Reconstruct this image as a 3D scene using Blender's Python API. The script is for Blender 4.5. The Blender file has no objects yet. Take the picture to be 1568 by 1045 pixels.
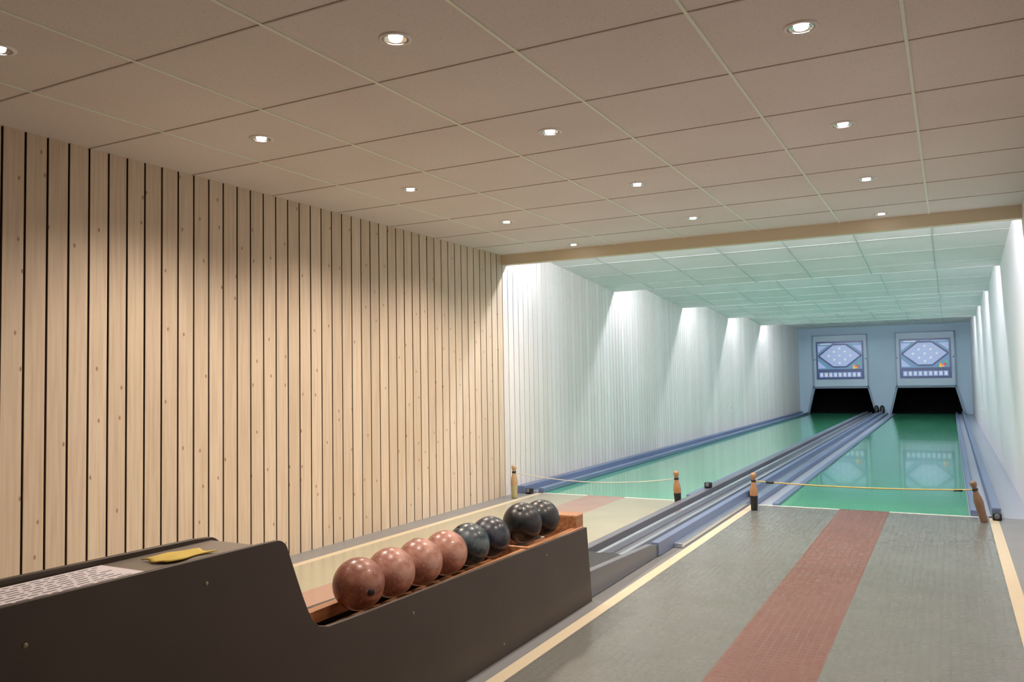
import bpy, math, random
from mathutils import Matrix, Vector
random.seed(7)
sc=bpy.context.scene
H=1.10          # camera height
CZ=2.29         # approach-room ceiling
XL,XR=-3.75,0.50
YB,YBEAM,YE=-2.0,6.89,24.3

# ---------------------------------------------------------------- materials
def newmat(name,col,rough=.5,metal=0,spec=.5,emit=None,es=0,coat=0):
    m=bpy.data.materials.new(name); m.use_nodes=True
    b=m.node_tree.nodes['Principled BSDF']
    b.inputs['Base Color'].default_value=(*col,1)
    b.inputs['Roughness'].default_value=rough
    b.inputs['Metallic'].default_value=metal
    b.inputs['Specular IOR Level'].default_value=spec
    b.inputs['Coat Weight'].default_value=coat
    if emit:
        b.inputs['Emission Color'].default_value=(*emit,1)
        b.inputs['Emission Strength'].default_value=es
    return m
class NT:
    def __init__(s,m):
        s.t=m.node_tree; s.b=s.t.nodes['Principled BSDF']
        s.co=s.t.nodes.new('ShaderNodeTexCoord').outputs['Object']
    def n(s,t,**k):
        x=s.t.nodes.new(t)
        for a,v in k.items(): setattr(x,a,v)
        return x
    def link(s,a,b): s.t.links.new(a,b)
    def val(s,sock,v):
        if hasattr(v,'links'): s.link(v,sock)
        else: sock.default_value=v
    def math(s,op,a,b=0.0,c=None):
        x=s.n('ShaderNodeMath',operation=op)
        s.val(x.inputs[0],a); s.val(x.inputs[1],b)
        if c is not None: s.val(x.inputs[2],c)
        return x.outputs[0]
    def mapping(s,sc_,v=None):
        x=s.n('ShaderNodeMapping'); x.inputs['Scale'].default_value=sc_
        s.link(v or s.co,x.inputs['Vector']); return x.outputs[0]
    def noise(s,scale,v=None,detail=3):
        x=s.n('ShaderNodeTexNoise'); x.inputs['Scale'].default_value=scale; x.inputs['Detail'].default_value=detail
        s.link(v or s.co,x.inputs['Vector']); return x.outputs['Fac']
    def ramp(s,f,stops):
        x=s.n('ShaderNodeValToRGB'); s.link(f,x.inputs[0])
        e=x.color_ramp.elements
        e[0].position=stops[0][0]; e[0].color=(*stops[0][1],1)
        e[1].position=stops[-1][0]; e[1].color=(*stops[-1][1],1)
        for p,c in stops[1:-1]:
            q=e.new(p); q.color=(*c,1)
        return x.outputs[0]
    def mix(s,f,a,b,bt='MIX'):
        x=s.n('ShaderNodeMix',data_type='RGBA',blend_type=bt)
        s.val(x.inputs['Factor'],f)
        for k,v in((6,a),(7,b)):
            if hasattr(v,'links'): s.link(v,x.inputs[k])
            else: x.inputs[k].default_value=(*v,1)
        return x.outputs[2]
    def base(s,c): s.link(c,s.b.inputs['Base Color'])
    def bump(s,h,strength,dist=.01):
        x=s.n('ShaderNodeBump'); x.inputs['Strength'].default_value=strength; x.inputs['Distance'].default_value=dist
        s.link(h,x.inputs['Height']); s.link(x.outputs[0],s.b.inputs['Normal'])

PITCH=.107
def board_mat(name,c_lo,c_hi,knot,kn=1.0):
    m=newmat(name,c_hi,.5); t=NT(m)
    sep=t.n('ShaderNodeSeparateXYZ'); t.link(t.co,sep.inputs[0])
    y,z=sep.outputs['Y'],sep.outputs['Z']
    bid=t.math('FLOOR',t.math('DIVIDE',t.math('SUBTRACT',y,YB),PITCH))
    wn=t.n('ShaderNodeTexWhiteNoise',noise_dimensions='1D'); t.link(bid,wn.inputs['W'])
    zz=t.math('ADD',z,t.math('MULTIPLY',wn.outputs['Value'],13.0))
    cb=t.n('ShaderNodeCombineXYZ'); t.link(y,cb.inputs[0]); t.link(zz,cb.inputs[1])
    g=t.noise(1.0,t.mapping((60,2.2,1),cb.outputs[0]),4)
    col=t.ramp(g,[(.25,c_lo),(.6,c_hi)])
    tint=t.ramp(wn.outputs['Value'],[(0,(.88,.86,.84)),(1,(1,1,1))])
    col=t.mix(1.0,col,tint,'MULTIPLY')
    v=t.n('ShaderNodeTexVoronoi',voronoi_dimensions='2D'); v.inputs['Scale'].default_value=1
    t.link(t.mapping((7.5,4.0,1),cb.outputs[0]),v.inputs['Vector'])
    sc2=t.n('ShaderNodeSeparateColor'); t.link(v.outputs['Color'],sc2.inputs[0])
    big=t.math('GREATER_THAN',sc2.outputs[0],.5)
    d=t.math('MULTIPLY',t.math('SUBTRACT',1.0,t.math('SMOOTH_MIN',t.math('DIVIDE',v.outputs['Distance'],.06),1.0,.1)),big)
    kk=t.math('MINIMUM',t.math('MULTIPLY',t.math('MAXIMUM',d,0.0),1.7*kn),kn)
    col=t.mix(kk,col,knot)
    t.base(col); return m
M_wood=board_mat('pine_board',(.58,.47,.35),(.71,.605,.47),(.28,.15,.09),.85)
M_woodlit=board_mat('pine_board_lit',(.74,.72,.71),(.82,.80,.79),(.52,.49,.46),.5)  # lane boards: whitening by the cool lane light put into the pine colour
M_gap=newmat('board_gap_dark',(.075,.045,.030),.9)
M_gaplit=newmat('board_gap_lit',(.42,.41,.40),.9)  # grooves between lane boards, paled by the same light in the colour

def tile_mat(name,col,sp):
    m=newmat(name,col,.85,spec=.2); t=NT(m)
    n=t.noise(260,detail=2)
    c=t.ramp(n,[(.30,tuple(a*.6 for a in col)),(.38,col)])
    n2=t.noise(1.3,detail=2)
    c=t.mix(1.0,c,t.ramp(n2,[(.3,(.94,.93,.92)),(.7,(1,1,1))]),'MULTIPLY')
    t.base(c); t.bump(n,.12,.002); return m
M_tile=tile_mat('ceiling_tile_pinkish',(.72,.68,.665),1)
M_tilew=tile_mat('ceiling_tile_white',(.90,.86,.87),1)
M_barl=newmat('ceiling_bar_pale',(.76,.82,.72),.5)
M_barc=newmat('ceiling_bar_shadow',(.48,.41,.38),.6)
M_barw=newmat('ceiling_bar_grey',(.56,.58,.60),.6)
M_beam=newmat('beam_cream',(.66,.58,.42),.55)
M_white=newmat('paint_white',(.80,.78,.81),.6)

def floor_mat(name,col,var=.05,rough=.33,stud=.35):
    m=newmat(name,col,rough); t=NT(m)
    n=t.noise(3,detail=2)
    c=t.ramp(n,[(.3,tuple(a*(1-var) for a in col)),(.7,tuple(min(1,a*(1+var)) for a in col))])
    n3=t.noise(5,detail=1)
    ro=t.math('ADD',t.math('MULTIPLY',n3,.08),rough-.04)
    if stud>.05:
        sep=t.n('ShaderNodeSeparateXYZ'); t.link(t.co,sep.inputs[0])
        def tri(o): return t.math('ABSOLUTE',t.math('SUBTRACT',t.math('FRACT',t.math('MULTIPLY',o,28.0)),.5))
        mx=t.math('MAXIMUM',tri(sep.outputs['X']),tri(sep.outputs['Y']))
        st=t.n('ShaderNodeMapRange',interpolation_type='SMOOTHSTEP'); t.link(mx,st.inputs[0])
        st.inputs[1].default_value=.28; st.inputs[2].default_value=.44; st.inputs[3].default_value=1; st.inputs[4].default_value=0
        c=t.mix(t.math('MULTIPLY',st.outputs[0],.16),c,tuple(min(1,a*1.8) for a in col))
        ro=t.math('SUBTRACT',ro,t.math('MULTIPLY',st.outputs[0],.05))
    t.base(c)
    t.link(ro,t.b.inputs['Roughness'])
    return m
M_floor=floor_mat('vinyl_grey',(.140,.146,.138),rough=.28,stud=.10)
M_floorb=floor_mat('vinyl_beige_sheen',(.36,.35,.26),var=.03,rough=.20,stud=0)  # cream vinyl with the warm wall's reflection put into its colour
M_floorg=floor_mat('floor_grey_blue',(.20,.21,.22),rough=.4,stud=0)
M_red=floor_mat('vinyl_red_brown',(.165,.074,.058),rough=.30,stud=.10)
M_redl=floor_mat('vinyl_red_pale',(.36,.23,.18),rough=.22,stud=0)  # paler red for the left lane's strip
M_line=newmat('line_cream',(.54,.475,.345),.5)
M_foul=newmat('line_white',(.74,.74,.68),.4)
def green_mat():
    m=newmat('lane_green',(.05,.38,.20),.09,spec=.6,coat=.4); t=NT(m)
    n=t.noise(1.2,t.mapping((2.5,.35,1)),3)
    t.base(t.ramp(n,[(.3,(.06,.37,.19)),(.7,(.09,.46,.26))]))
    n2=t.noise(6,t.mapping((3,.6,1)),4)
    t.link(t.math('ADD',t.math('MULTIPLY',n2,.10),.07),t.b.inputs['Roughness'])
    return m
M_green=green_mat()
M_kerb=newmat('kerb_blue',(.13,.18,.31),.35)
M_gutter=newmat('gutter_grey_blue',(.34,.38,.46),.3)
M_track=newmat('track_grey',(.13,.14,.17),.35)
M_rail=newmat('rail_metal',(.55,.60,.68),.25,metal=.8)
M_black=newmat('rubber_black',(.012,.012,.014),.5)
M_void=newmat('pit_black',(.003,.003,.004),.95,spec=.1)

def panel_mat():
    m=newmat('console_dark_brown',(.045,.032,.026),.45); t=NT(m)
    n=t.noise(3,detail=6)
    t.base(t.ramp(n,[(.3,(.040,.028,.021)),(.7,(.054,.039,.030))]))
    n2=t.noise(40,t.mapping((1,1,3)),3); t.bump(n2,.05,.002)
    return m
M_panel=panel_mat()
M_top=floor_mat('console_top_taupe',(.19,.165,.14),rough=.35,stud=0)
def owood():
    m=newmat('orange_wood',(.40,.18,.08),.4); t=NT(m)
    n=t.noise(1,t.mapping((60,4,60)),4)
    t.base(t.ramp(n,[(.3,(.24,.10,.045)),(.7,(.46,.23,.11))])); return m
M_owood=owood()
M_pin=newmat('pin_wood',(.36,.19,.085),.35,coat=.4)
M_pinl=newmat('pin_wood_light',(.46,.31,.17),.35,coat=.4)
M_pind=newmat('pin_wood_dark',(.17,.10,.06),.35,coat=.4)
M_pinb=newmat('pin_base_ochre',(.42,.38,.20),.5)
M_yel=newmat('rope_yellow',(.50,.42,.14),.5)
M_rope=newmat('rope_pale',(.55,.55,.48),.6)
M_chrome=newmat('chrome',(.85,.83,.80),.15,metal=1)
M_ring=newmat('ring_white',(.80,.78,.76),.4)
M_bulb=newmat('bulb',(1,1,1),.3,emit=(1,.90,.86),es=22)
M_tube=newmat('fluorescent_tube',(1,1,1),.3,emit=(.94,.95,1.0),es=108)
M_paper=newmat('paper',(.74,.70,.74),.6)
M_ink=newmat('ink',(.10,.09,.12),.7)
M_cloth=newmat('note_yellow',(.62,.46,.10),.8)
M_screw=newmat('screw',(.30,.24,.16),.4,metal=.6)
M_endw=newmat('end_wall_blue',(.40,.54,.66),.5)
M_frame=newmat('machine_frame_blue',(.44,.57,.68),.35)
M_frame2=newmat('machine_trim',(.20,.29,.38),.4)
M_navy=newmat('screen_navy',(.03,.07,.22),.3)
M_scr=newmat('screen_light',(.46,.57,.84),.3,emit=(.42,.54,.95),es=.18)
M_scr2=newmat('screen_teal',(.15,.34,.56),.3,emit=(.12,.32,.60),es=.12)
M_lamp=newmat('screen_lamp',(.75,.80,.88),.3,emit=(.85,.9,1),es=.3)
def dot(n,c): return newmat('button_'+n,c,.4,emit=c,es=.3)
M_or,M_rd,M_gn,M_yl=dot('orange',(.9,.35,.05)),dot('red',(.7,.05,.05)),dot('green',(.05,.5,.15)),dot('yellow',(.8,.65,.1))

# ---------------------------------------------------------------- mesh builder
import bmesh
class MB:
    def __init__(s): s.v=[];s.f=[];s.mi=[];s.m=[];s.sm=[]
    def mat(s,m):
        if m not in s.m: s.m.append(m)
        return s.m.index(m)
    def add(s,vs,fs,m,smooth=False):
        o=len(s.v); s.v+= [tuple(v) for v in vs]; i=s.mat(m)
        for f in fs: s.f.append([a+o for a in f]); s.mi.append(i); s.sm.append(smooth)
    def box(s,x0,x1,y0,y1,z0,z1,m):
        s.hexa([(x0,y0,z0),(x1,y0,z0),(x1,y1,z0),(x0,y1,z0)],[(x0,y0,z1),(x1,y0,z1),(x1,y1,z1),(x0,y1,z1)],m)
    def hexa(s,b,t,m):
        s.add(list(b)+list(t),[(3,2,1,0),(4,5,6,7),(0,1,5,4),(1,2,6,5),(2,3,7,6),(3,0,4,7)],m)
    def slope(s,x0,x1,ya,za,yb,zb,t,m):
        s.hexa([(x0,ya,za),(x1,ya,za),(x1,yb,zb),(x0,yb,zb)],[(x0,ya,za+t),(x1,ya,za+t),(x1,yb,zb+t),(x0,yb,zb+t)],m)
    def extr_x(s,prof,x0,x1,m):
        n=len(prof)
        vs=[(x0,y,z) for y,z in prof]+[(x1,y,z) for y,z in prof]
        fs=[list(range(n)),list(range(2*n-1,n-1,-1))]+[(i,i+n,(i+1)%n+n,(i+1)%n) for i in range(n)]
        s.add(vs,fs,m)
    def extr_y(s,prof,y0,y1,m):
        n=len(prof)
        vs=[(x,y0,z) for x,z in prof]+[(x,y1,z) for x,z in prof]
        fs=[list(range(n)),list(range(2*n-1,n-1,-1))]+[(i,i+n,(i+1)%n+n,(i+1)%n) for i in range(n)]
        s.add(vs,fs,m)
    def lathe(s,prof,c,m,seg=32,mtx=None,smooth=True):
        vs=[];fs=[]
        for r,z in prof:
            for k in range(seg):
                a=2*math.pi*k/seg; p=Vector((r*math.cos(a),r*math.sin(a),z))
                if mtx: p=mtx@p
                vs.append(p+Vector(c))
        for i in range(len(prof)-1):
            for k in range(seg):
                k2=(k+1)%seg
                fs.append((i*seg+k,i*seg+k2,(i+1)*seg+k2,(i+1)*seg+k))
        s.add(vs,fs,m,smooth)
    def disc(s,c,r,m,seg=20,axis='y',th=.004):
        prof=[(0,0),(r,0),(r,th),(0,th)]
        R=Matrix.Rotation(math.pi/2,3,'X') if axis=='y' else Matrix.Identity(3)
        s.lathe(prof,c,m,seg,R,False)
    def obj(s,name,bevel=0,parent=None):
        me=bpy.data.meshes.new(name); me.from_pydata(s.v,[],s.f)
        for m in s.m: me.materials.append(m)
        for p,i,q in zip(me.polygons,s.mi,s.sm): p.material_index=i; p.use_smooth=q
        b=bmesh.new(); b.from_mesh(me); bmesh.ops.remove_doubles(b,verts=b.verts,dist=1e-6)
        bmesh.ops.recalc_face_normals(b,faces=b.faces); b.to_mesh(me); b.free()
        o=bpy.data.objects.new(name,me); sc.collection.objects.link(o)
        if bevel:
            md=o.modifiers.new('bevel','BEVEL'); md.width=bevel; md.segments=2; md.limit_method='ANGLE'
        if parent: o.parent=parent
        return o

# ---------------------------------------------------------------- walls
w=MB()
w.box(XL-.12,XL-.022,YB,YBEAM,0,2.6,M_gap)
w.box(XL-.12,XL-.022,YBEAM,YE,0,2.6,M_gaplit)
n=int((YE-YB)/PITCH)+1
for i in range(n):
    y0=YB+i*PITCH
    near=y0<YBEAM-.02
    y1=min(y0+PITCH-(.012 if near else .010),YE)
    zt=CZ if near else 2.6
    w.box(XL-.022,XL-.004,y0,y1,0,zt,M_gap if near else M_gaplit)
    w.box(XL-.004,XL,y0,y1,0,zt,M_wood if near else M_woodlit)
w.obj('wall_left')
w=MB(); w.box(XR,XR+.12,YB,YE,0,2.6,M_white); w.obj('wall_right')
w=MB(); w.box(XL-.12,XR+.12,YB-.12,YB,0,2.6,newmat('wall_back_cream',(.50,.45,.40),.7)); w.obj('wall_back')

LC,RC=-2.66,-.56
OT,OB,OZ=.68,.85,.70
w=MB()
T=.10
def piece(p): w.extr_y(p,YE,YE+T,M_endw)
piece([(XL-.1,OZ),(XR+.1,OZ),(XR+.1,2.6),(XL-.1,2.6)])
piece([(XL-.1,0),(LC-OB,0),(LC-OT,OZ),(XL-.1,OZ)])
piece([(LC+OB,0),(RC-OB,0),(RC-OT,OZ),(LC+OT,OZ)])
piece([(RC+OB,0),(XR+.1,0),(XR+.1,OZ),(RC+OT,OZ)])
w.obj('wall_end')
for c in(LC,RC):
    p=MB(); Y0=YE+T+.005
    p.box(c-.98,c-.93,Y0,YE+1.6,0,1.0,M_void);p.box(c+.93,c+.98,Y0,YE+1.6,0,1.0,M_void)
    p.box(c-.98,c+.98,YE+1.6,YE+1.65,0,1.0,M_void);p.box(c-.98,c+.98,Y0,YE+1.65,1.0,1.05,M_void)
    p.box(c-.93,c+.93,Y0+.1,YE+1.6,.001,.02,M_void)
    p.obj('pin_pit')

# ---------------------------------------------------------------- ceiling
c=MB()
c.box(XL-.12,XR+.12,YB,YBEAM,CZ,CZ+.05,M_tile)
x=-.093-.625*6
while x<XR:
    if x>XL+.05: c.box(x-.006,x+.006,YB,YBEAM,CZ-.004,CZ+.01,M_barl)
    x+=.625
y=2.6-.625*7
while y<YBEAM-.1:
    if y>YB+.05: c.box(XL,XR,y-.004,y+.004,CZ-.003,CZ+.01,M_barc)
    y+=.625
bays=[(6.97,2.43,9.85,2.198),(9.87,2.43,12.9,2.20),(12.92,2.43,16.0,2.215),(16.02,2.43,19.1,2.23),(19.12,2.41,YE,2.385)]
for i,(ya,za,yb,zb) in enumerate(bays):
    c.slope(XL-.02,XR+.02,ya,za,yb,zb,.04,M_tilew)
    if i<4:
        c.box(XL-.02,XR+.02,yb,yb+.02,zb-.004,2.50,M_white)
    x=-.093-.625*6
    while x<XR:
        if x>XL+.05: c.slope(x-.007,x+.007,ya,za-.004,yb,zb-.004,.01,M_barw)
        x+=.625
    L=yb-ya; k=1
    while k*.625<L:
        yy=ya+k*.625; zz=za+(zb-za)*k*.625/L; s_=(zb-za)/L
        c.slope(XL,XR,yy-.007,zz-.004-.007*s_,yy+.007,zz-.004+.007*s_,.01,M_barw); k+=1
c.box(XL-.12,XR+.12,YBEAM,YE,2.6,2.65,M_white)
c.obj('ceiling')
b=MB(); b.box(XL,XR,YBEAM-.02,YBEAM+.06,2.195,CZ,M_beam); b.box(XL,XR,YBEAM+.06,YBEAM+.08,2.2,2.6,M_white); b.obj('trim_beam')

for (ya,za,yb,zb) in bays:
    t=MB()
    R=Matrix.Rotation(math.pi/2,3,'Y')
    t.box(XL+.06,XR-.06,ya+.10,ya+.16,za-.05,za-.02,M_white)
    segs=[(XL+.08,XL+1.58),(XL+1.70,XL+2.55),(XR-1.58,XR-.08)]
    for a,b2 in segs:
        t.lathe([(0,0),(.014,0),(.014,b2-a),(0,b2-a)],(a,ya+.13,za-.075),M_tube,12,R)
        t.box(a-.01,a,ya+.115,ya+.145,za-.095,za-.05,M_white); t.box(b2,b2+.01,ya+.115,ya+.145,za-.095,za-.05,M_white)
    t.obj('fluorescent_light')

# ---------------------------------------------------------------- floor
f=MB()
YF=7.16
f.box(XL-.12,XR+.12,YB-.1,YE+1.7,-.10,-.004,M_track)
def fl(x0,x1,y0,y1,m,z=0): f.box(x0,x1,y0,y1,-.02,z,m)
fl(-1.475,-.83,YB,YF,M_floor); fl(-.83,-.46,YB,YF,M_red); fl(-.46,.22,YB,YF,M_floor)
fl(-1.535,-1.475,YB,YF,M_line); fl(.22,.28,YB,YF,M_line); fl(.28,XR,YB,YF,M_floorg)
fl(-3.50,-3.04,YB,YF,M_floorb); fl(-3.04,-2.67,YB,YF,M_redl); fl(-2.67,-2.10,YB,YF,M_floorb)
fl(-3.56,-3.50,YB,YF,M_line); fl(XL,-3.56,YB,YF,M_floorg); fl(-2.10,-1.535,YB,YF,M_floorg,-.001)
for a,b2 in((-3.50,-3.04),(-2.67,-2.12),(-1.47,-.83),(-.46,.22)):
    fl(a,b2,YF,YF+.03,M_foul,.001)
fl(-3.04,-2.67,YF,YF+.03,M_redl,.001); fl(-.83,-.46,YF,YF+.03,M_red,.001)
YL=YF+.03
fl(-3.50,-2.07,YL,YE+.25,M_green); fl(-1.31,.09,YL,YE+.25,M_green)
fl(XL,-3.50,YL,YE,M_gutter,-.002); fl(-1.58,-1.31,YF,YE,M_gutter,-.002); fl(.09,XR,YL,YE,M_gutter,-.002)
f.obj('floor')

YK=YE-.12
k=MB()
k.box(XL+.003,-3.66,YL-.1,YK,0,.07,M_kerb); k.box(-3.56,-3.50,YL,YK,0,.045,M_kerb); k.box(-3.66,-3.56,YL,YK,0,.012,M_rail)
k.obj('gutter_rail',.006)
k=MB()
k.box(.10,.15,YL,YK,0,.05,M_kerb); k.box(.24,.30,YL-.05,YK,0,.08,M_kerb); k.box(.15,.24,YL,YK,0,.012,M_gutter)
k.obj('gutter_rail',.006)

# ball return track
k=MB()
k.box(-2.10,-2.04,YL,YK-.15,0,.055,M_kerb)
k.box(-2.02,-1.96,3.9,YK-.15,0,.075,M_track)
k.box(-1.96,-1.66,3.9,YK-.15,0,.02,M_track)
for xr in(-1.885,-1.745): k.box(xr-.016,xr+.016,3.9,YK-.15,.02,.062,M_rail)
k.box(-1.66,-1.61,4.9,YK-.15,0,.085,M_kerb)
k.box(-1.61,-1.55,5.2,YK-.15,0,.03,M_rail)
k.box(-1.53,-1.48,YL,YK-.15,0,.045,M_kerb)
k.box(-1.36,-1.31,YL,YK-.15,0,.02,M_kerb)
k.extr_x([(3.84,0),(4.95,0),(4.95,.06),(4.80,.09),(3.84,.135)],-1.66,-1.62,M_track)
k.extr_x([(3.84,0),(4.75,0),(4.62,.12),(4.50,.15),(3.84,.16)],-2.05,-2.0,M_black)
k.extr_x([(3.84,.11),(4.62,.06),(4.62,.03),(3.84,.08)],-1.99,-1.67,M_black)
k.obj('ball_return_track',.004)

k=MB()
for dx in(-.07,.07):
    k.lathe([(0,0),(.055,.0),(.065,.06),(.055,.16),(.03,.20),(0,.21)],(-1.70+dx,YE-.14,.03),M_black,20)
k.box(-1.80,-1.60,YE-.22,YE-.06,0,.03,M_kerb)
k.obj('ball_return_mouth')

# ---------------------------------------------------------------- rack and console
root=bpy.data.objects.new('ball_rack_console',None); sc.collection.objects.link(root)
def arc(cy,cz,r,a0,a1,n=8): return [(cy+r*math.cos(math.radians(a0+(a1-a0)*i/n)),cz+r*math.sin(math.radians(a0+(a1-a0)*i/n))) for i in range(n+1)]
prof=[(-.3,0),(3.81,0),(3.76,.368)]
prof+=[(1.95,.397)]+[(1.86,.400),(1.82,.412),(1.795,.435),(1.775,.468),(1.755,.51)]
prof+=[(1.705,.63)]+arc(1.655,.635,.045,10,85,8)+[(1.60,.681),(-.3,.690)]
p=MB(); p.extr_x(prof,-1.615,-1.600,M_panel); p.obj('side_panel_right',.002,root)
prof2=[(-.3,0),(3.80,0),(3.76,.352),(1.80,.375),(1.755,.42),(1.70,.62)]+arc(1.655,.625,.045,10,85,6)+[(1.60,.674),(-.3,.69)]
p=MB(); p.extr_x(prof2,-1.87,-1.853,M_panel); p.obj('side_panel_left',.002,root)
p=MB()
p.box(-1.853,-1.615,-.3,1.66,.640,.662,M_top)
p.box(-1.853,-1.615,1.64,1.66,.02,.640,M_panel)
p.box(-1.853,-1.615,-.3,-.28,.02,.640,M_panel)
p.obj('console_top',.002,root)
p=MB()
p.box(-1.853,-1.815,1.67,3.76,.33,.372,M_owood)
p.box(-1.655,-1.615,1.67,3.76,.33,.372,M_owood)
p.box(-1.815,-1.655,1.67,3.76,.30,.315,M_owood)
p.box(-1.853,-1.615,1.90,1.93,.30,.365,M_owood)
p.box(-1.853,-1.615,3.16,3.18,.30,.38,M_owood)
p.obj('rack_rails',.003,root)
p=MB()
p.box(-1.80,-1.625,3.69,3.78,.30,.435,M_owood); p.obj('rack_end_block',.008,root)
p=MB()
for (yy,zz) in((1.42,.62),(.98,.60),(2.28,.33),(1.55,.06),(3.3,.32),(2.9,.05)):
    R=Matrix.Rotation(math.pi/2,3,'Y')
    p.lathe([(0,0),(.006,0),(.005,.0015),(0,.002)],(-1.600,yy,zz),M_screw,10,R)
p.obj('screws',0,root)

p=MB()
p.box(-1.845,-1.655,.95,1.315,.6625,.6635,M_paper)
for i in range(9):
    xx=-1.83+i*.019
    yy=.97
    while yy<1.28:
        L=random.uniform(.012,.04)
        if yy+L<1.295: p.box(xx,xx+.004,yy,yy+L,.6636,.6639,M_ink)
        yy+=L+.010
p.obj('paper_sheet')
gx,gy=10,14; vs=[];fs=[]
for j in range(gy+1):
    for i in range(gx+1):
        u,v=i/gx,j/gy
        z=.669+.0015*math.sin(u*9+v*5)+.002*math.sin(v*6)
        vs.append((-1.790+.085*u+.010*math.sin(v*7),1.385+.15*v+.006*math.sin(u*8),z))
for j in range(gy):
    for i in range(gx):
        a=j*(gx+1)+i; fs.append((a,a+1,a+gx+2,a+gx+1))
p=MB(); p.add(vs,fs,M_cloth,True); o=p.obj('yellow_sticky_label'); md=o.modifiers.new('s','SOLIDIFY'); md.thickness=.003; md.offset=-1

# ---------------------------------------------------------------- balls
def ball_mat(name,c1,c2,c3,scale):
    m=newmat(name,c1,.3,coat=.12); t=NT(m)
    n=t.noise(scale,detail=6)
    col=t.ramp(n,[(.32,c1),(.52,c2),(.66,c3)])
    n2=t.noise(160,detail=2)
    col=t.mix(t.ramp(n2,[(.60,(0,0,0)),(.68,(1,1,1))]),col,c3)
    t.base(col)
    t.link(t.math('ADD',t.math('MULTIPLY',n,.25),.22),t.b.inputs['Roughness'])
    return m
B_pink1=ball_mat('ball_red_brown',(.15,.050,.034),(.25,.092,.062),(.38,.19,.14),14)
B_pink2=ball_mat('ball_pink',(.25,.105,.078),(.36,.165,.125),(.50,.29,.23),16)
B_teal=ball_mat('ball_teal',(.008,.016,.022),(.018,.036,.048),(.09,.13,.15),18)
B_navy=ball_mat('ball_navy',(.006,.009,.018),(.013,.018,.034),(.05,.06,.09),22)
B_blk=ball_mat('ball_black',(.004,.007,.010),(.007,.010,.015),(.02,.024,.032),12)
balls=[(2.165,.085,B_pink1),(2.34,.085,B_pink2),(2.515,.085,B_pink2),(2.69,.085,B_pink2),(2.865,.085,B_teal),(3.04,.085,B_navy),(3.335,.090,B_blk),(3.53,.086,B_blk)]
for yy,r,m in balls:
    me=bpy.data.meshes.new('bowling_ball'); bm=bmesh.new()
    bmesh.ops.create_uvsphere(bm,u_segments=48,v_segments=32,radius=r)
    for f_ in bm.faces: f_.smooth=True
    bm.to_mesh(me); bm.free(); me.materials.append(m)
    o=bpy.data.objects.new('bowling_ball',me); sc.collection.objects.link(o)
    zc=.407+max(.03,math.sqrt(max(0,r*r-.079**2)))
    o.location=(-1.735,yy,zc)
    d=Vector((.913,-.397,-.146)).normalized() if yy<2.2 else Vector((random.uniform(-.6,.2),random.uniform(-1,1),random.uniform(-.2,.9))).normalized()
    if 3.3<yy<3.4: d=Vector((.2,-.6,.75)).normalized()
    q=d.to_track_quat('Z','Y').to_matrix()
    h=MB(); h.lathe([(0,0),(.0125,0),(.0125,.004),(0,.004)],d*(r-.0036),M_black,20,q); ho=h.obj('finger_hole',0,o)

# ---------------------------------------------------------------- lane posts with ropes
posts=[(-3.60,6.77,M_pinl,M_pinb,(0,0)),(-2.06,6.81,M_pin,M_black,(-.04,0)),(-1.446,6.88,M_pin,M_black,(0,0)),(.185,6.95,M_pind,M_pind,(-.22,0))]
tops=[]
for (x,y,m1,m2,(tx,_)) in posts:
    R=Matrix.Rotation(tx,3,'Y')
    p=MB()
    p.lathe([(0,0),(.024,0),(.026,.006),(.027,.05),(.030,.10),(.031,.118)],(x,y,.001),m2,28,R)
    p.lathe([(.031,.118),(.0325,.135),(.032,.155),(.027,.185),(.020,.21),(.015,.235),(.014,.25),(.019,.262),(.0235,.275),(.023,.29),(.015,.302),(0,.305)],(x,y,.001),m1,28,R)
    p.lathe([(.016,.228),(.020,.232),(.020,.244),(.016,.248)],(x,y,.001),M_black,20,R)
    p.obj('skittle_shaped_post')
    tops.append(Vector((x,y,0))+R@Vector((0,0,.238)))
def rope(name,a,b,sag,r,m):
    cu=bpy.data.curves.new(name,'CURVE'); cu.dimensions='3D'; cu.bevel_depth=r; cu.bevel_resolution=3
    s=cu.splines.new('POLY'); N=24; s.points.add(N)
    for i in range(N+1):
        t=i/N; p=a.lerp(b,t); p.z-=sag*4*t*(1-t); s.points[i].co=(*p,1)
    cu.materials.append(m); o=bpy.data.objects.new(name,cu); sc.collection.objects.link(o); return o
rope('barrier_rope',tops[0],tops[1],.06,.004,M_rope)
rope('barrier_rope',tops[2],tops[3],.02,.0055,M_yel)
for q,dx in((tops[2],.10),(tops[3],-.14)):
    p=MB(); R=Matrix.Rotation(math.pi/2,3,'Y')
    p.lathe([(0,0),(.010,0),(.010,.06),(0,.06)],(q.x+dx,q.y,q.z-.008),M_black,14,R); p.obj('rope_clip')

for x,y in((-3.60,7.05),(-1.99,7.5),(-1.57,7.4),(.27,7.05)):
    p=MB(); z0={-1.99:.076,-1.57:.031}.get(x,.001)
    p.box(x-.03,x+.03,y,y+.06,z0,z0+.05,M_black); p.lathe([(0,0),(.018,0),(.018,.02),(0,.02)],(x,y,z0+.03),M_track,14,Matrix.Rotation(math.pi/2,3,'X'))
    p.obj('foul_line_sensor',.006)

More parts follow.
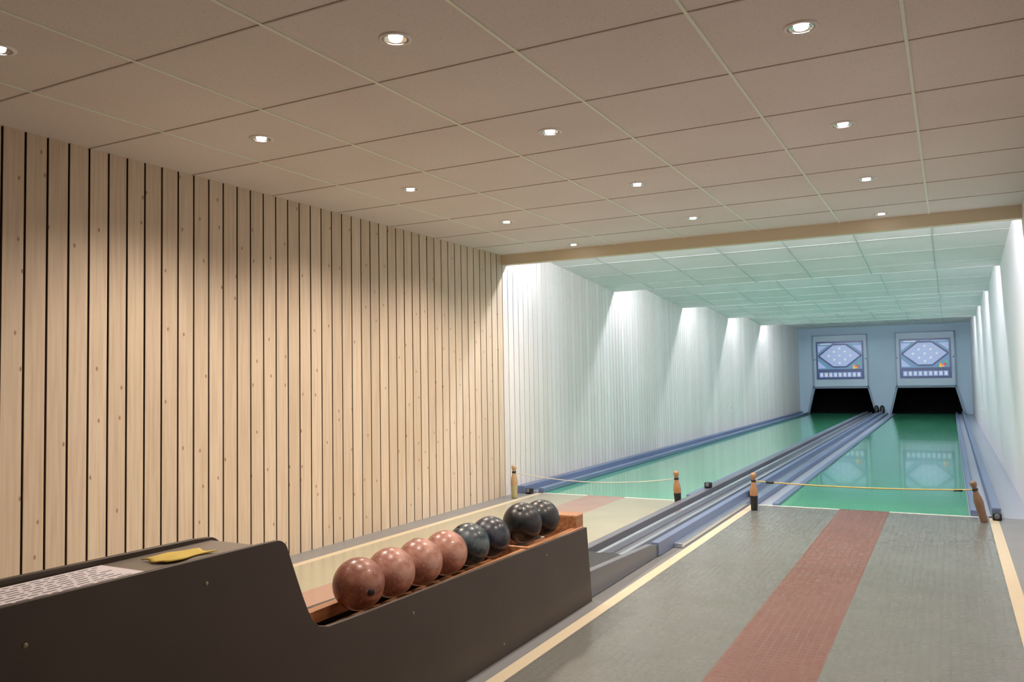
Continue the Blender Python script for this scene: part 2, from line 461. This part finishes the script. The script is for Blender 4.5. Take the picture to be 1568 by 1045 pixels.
p=MB(); p.box(XL,XL+.012,15.9,16.02,.42,.54,M_white); p.lathe([(0,0),(.03,0),(.03,.004),(0,.004)],(XL+.012,15.96,.48),M_gutter,16,Matrix.Rotation(math.pi/2,3,'Y')); p.obj('wall_socket',.003)
p=MB(); p.box(XR-.012,XR,17.0,17.12,.42,.54,M_white); p.lathe([(0,0),(.03,0),(.03,.004),(0,.004)],(XR-.016,17.06,.48),M_gutter,16,Matrix.Rotation(math.pi/2,3,'Y')); p.obj('wall_socket',.003)

# ---------------------------------------------------------------- pin machines
def line(p,x0,z0,x1,z1,wd,y0,y1,m):
    d=Vector((x1-x0,z1-z0)).normalized(); nn=Vector((-d.y,d.x))*wd/2
    p.extr_y([(x0+nn.x,z0+nn.y),(x1+nn.x,z1+nn.y),(x1-nn.x,z1-nn.y),(x0-nn.x,z0-nn.y)],y0,y1,m)
for c_ in(LC,RC):
    p=MB(); Y=YE-.003
    a,b2=c_-.71,c_+.71
    p.box(a,b2,Y-.05,Y,.74,2.18,M_frame)
    for (x0,x1,z0,z1) in((a,b2,2.155,2.18),(a,b2,.74,.765),(a,a+.03,.74,2.18),(b2-.03,b2,.74,2.18)):
        p.box(x0,x1,Y-.06,Y-.05,z0,z1,M_frame2)
    p.box(c_-.61,c_+.61,Y-.075,Y-.05,.95,2.0,M_navy)
    p.box(c_-.57,c_+.57,Y-.082,Y-.075,1.23,1.95,M_scr2)
    hexp=[(-.55,0),(-.17,.31),(.17,.31),(.55,0),(.17,-.31),(-.17,-.31)]
    zc=1.60
    p.extr_y([(c_+x,zc+z) for x,z in hexp],Y-.088,Y-.082,M_scr)
    for i in range(6):
        x0,z0=hexp[i];x1,z1=hexp[(i+1)%6]; line(p,c_+x0,zc+z0,c_+x1,zc+z1,.045,Y-.094,Y-.086,M_navy)
    for x,z in((0,.20),(-.14,.11),(.14,.11),(-.28,0),(0,0),(.28,0),(-.14,-.11),(.14,-.11),(0,-.20)):
        p.disc((c_+x,Y-.088,zc+z),.028,M_lamp,th=.006)
    p.box(c_-.5,c_-.2,Y-.088,Y-.082,1.92,1.945,M_lamp); p.box(c_-.1,c_+.5,Y-.088,Y-.082,1.925,1.945,M_scr)
    for sx in(-1,1):
        p.extr_y([(c_+sx*.56,1.88),(c_+sx*.32,1.88),(c_+sx*.56,1.69)],Y-.088,Y-.082,M_scr)
    p.extr_y([(c_-.56,1.26),(c_-.34,1.26),(c_-.56,1.46)],Y-.088,Y-.082,M_scr)
    for (x,z,m) in((.36,1.31,M_or),(.46,1.31,M_rd),(.36,1.26,M_yl),(.50,1.38,M_gn),(.42,1.27,M_or)):
        p.disc((c_+x,Y-.082,z),.032,m,th=.01)
    for i in range(9):
        x=c_-.53+i*.12; p.box(x,x+.10,Y-.082,Y-.075,1.01,1.14,M_scr)
        p.box(x+.03,x+.07,Y-.085,Y-.082,1.04,1.11,M_lamp)
    for s_ in(-1,1):
        p.extr_y([(c_+s_*OB,.0),(c_+s_*(OB+.05),0),(c_+s_*(OT+.05),OZ+.02),(c_+s_*OT,OZ+.02)],Y-.04,Y,M_frame2)
    p.box(c_-OT-.05,c_+OT+.05,Y-.04,Y,OZ,.725,M_frame2)
    p.disc((c_-.665,Y-.05,1.5),.018,M_navy,th=.01); p.disc((c_+.665,Y-.05,1.5),.018,M_navy,th=.01)
    p.obj('pinsetter_display_panel')

# ---------------------------------------------------------------- downlights
cols=[(-2.905,1.66),(-1.655,1.04),(-.405,1.66)]
for cx,ys in cols:
    for j in range(-1,5):
        y=ys+1.25*j
        if y>6.8: continue
        p=MB()
        p.lathe([(.058,0),(.058,-.003),(.050,-.007),(.044,-.005),(.044,0)],(cx,y,CZ),M_ring,36)
        p.lathe([(.044,-.005),(.036,-.0015),(.024,-.001),(0,-.001)],(cx,y,CZ),M_chrome,36)
        p.lathe([(.024,-.001),(.022,-.006),(.014,-.010),(0,-.012)],(cx,y,CZ),M_bulb,24)
        o=p.obj('recessed_downlight')
        e=5 if y<1.3 else (15 if y<2 else (64 if y<5.9 else 70))
        if cx<-2.5 and 2.5<y<6: e=84
        ld=bpy.data.lights.new('downlight_spot','SPOT'); ld.energy=e; ld.color=(1,.83,.69); ld.spot_size=math.radians(142); ld.spot_blend=.9; ld.shadow_soft_size=.04
        lo=bpy.data.objects.new('downlight_spot',ld); sc.collection.objects.link(lo); lo.location=(cx,y,CZ-.03); lo.parent=o

# ---------------------------------------------------------------- world, camera
wd=bpy.data.worlds.new('World'); sc.world=wd; wd.use_nodes=True
wd.node_tree.nodes['Background'].inputs[0].default_value=(.5,.5,.5,1); wd.node_tree.nodes['Background'].inputs[1].default_value=.3
cam=bpy.data.cameras.new('camera'); co=bpy.data.objects.new('camera',cam); sc.collection.objects.link(co)
cam.sensor_width=36; cam.lens=1257.5/1568*36; cam.clip_start=.02
R=Matrix(((.88252,.03673,.46885),(.46998,-.03332,-.88208),(-.01678,.9988,-.04667)))
q=R.to_quaternion(); q.normalize()
co.matrix_world=Matrix.Translation((0,0,H))@q.to_matrix().to_4x4()
sc.camera=co
sc.view_settings.view_transform='Standard'
sc.view_settings.exposure=0
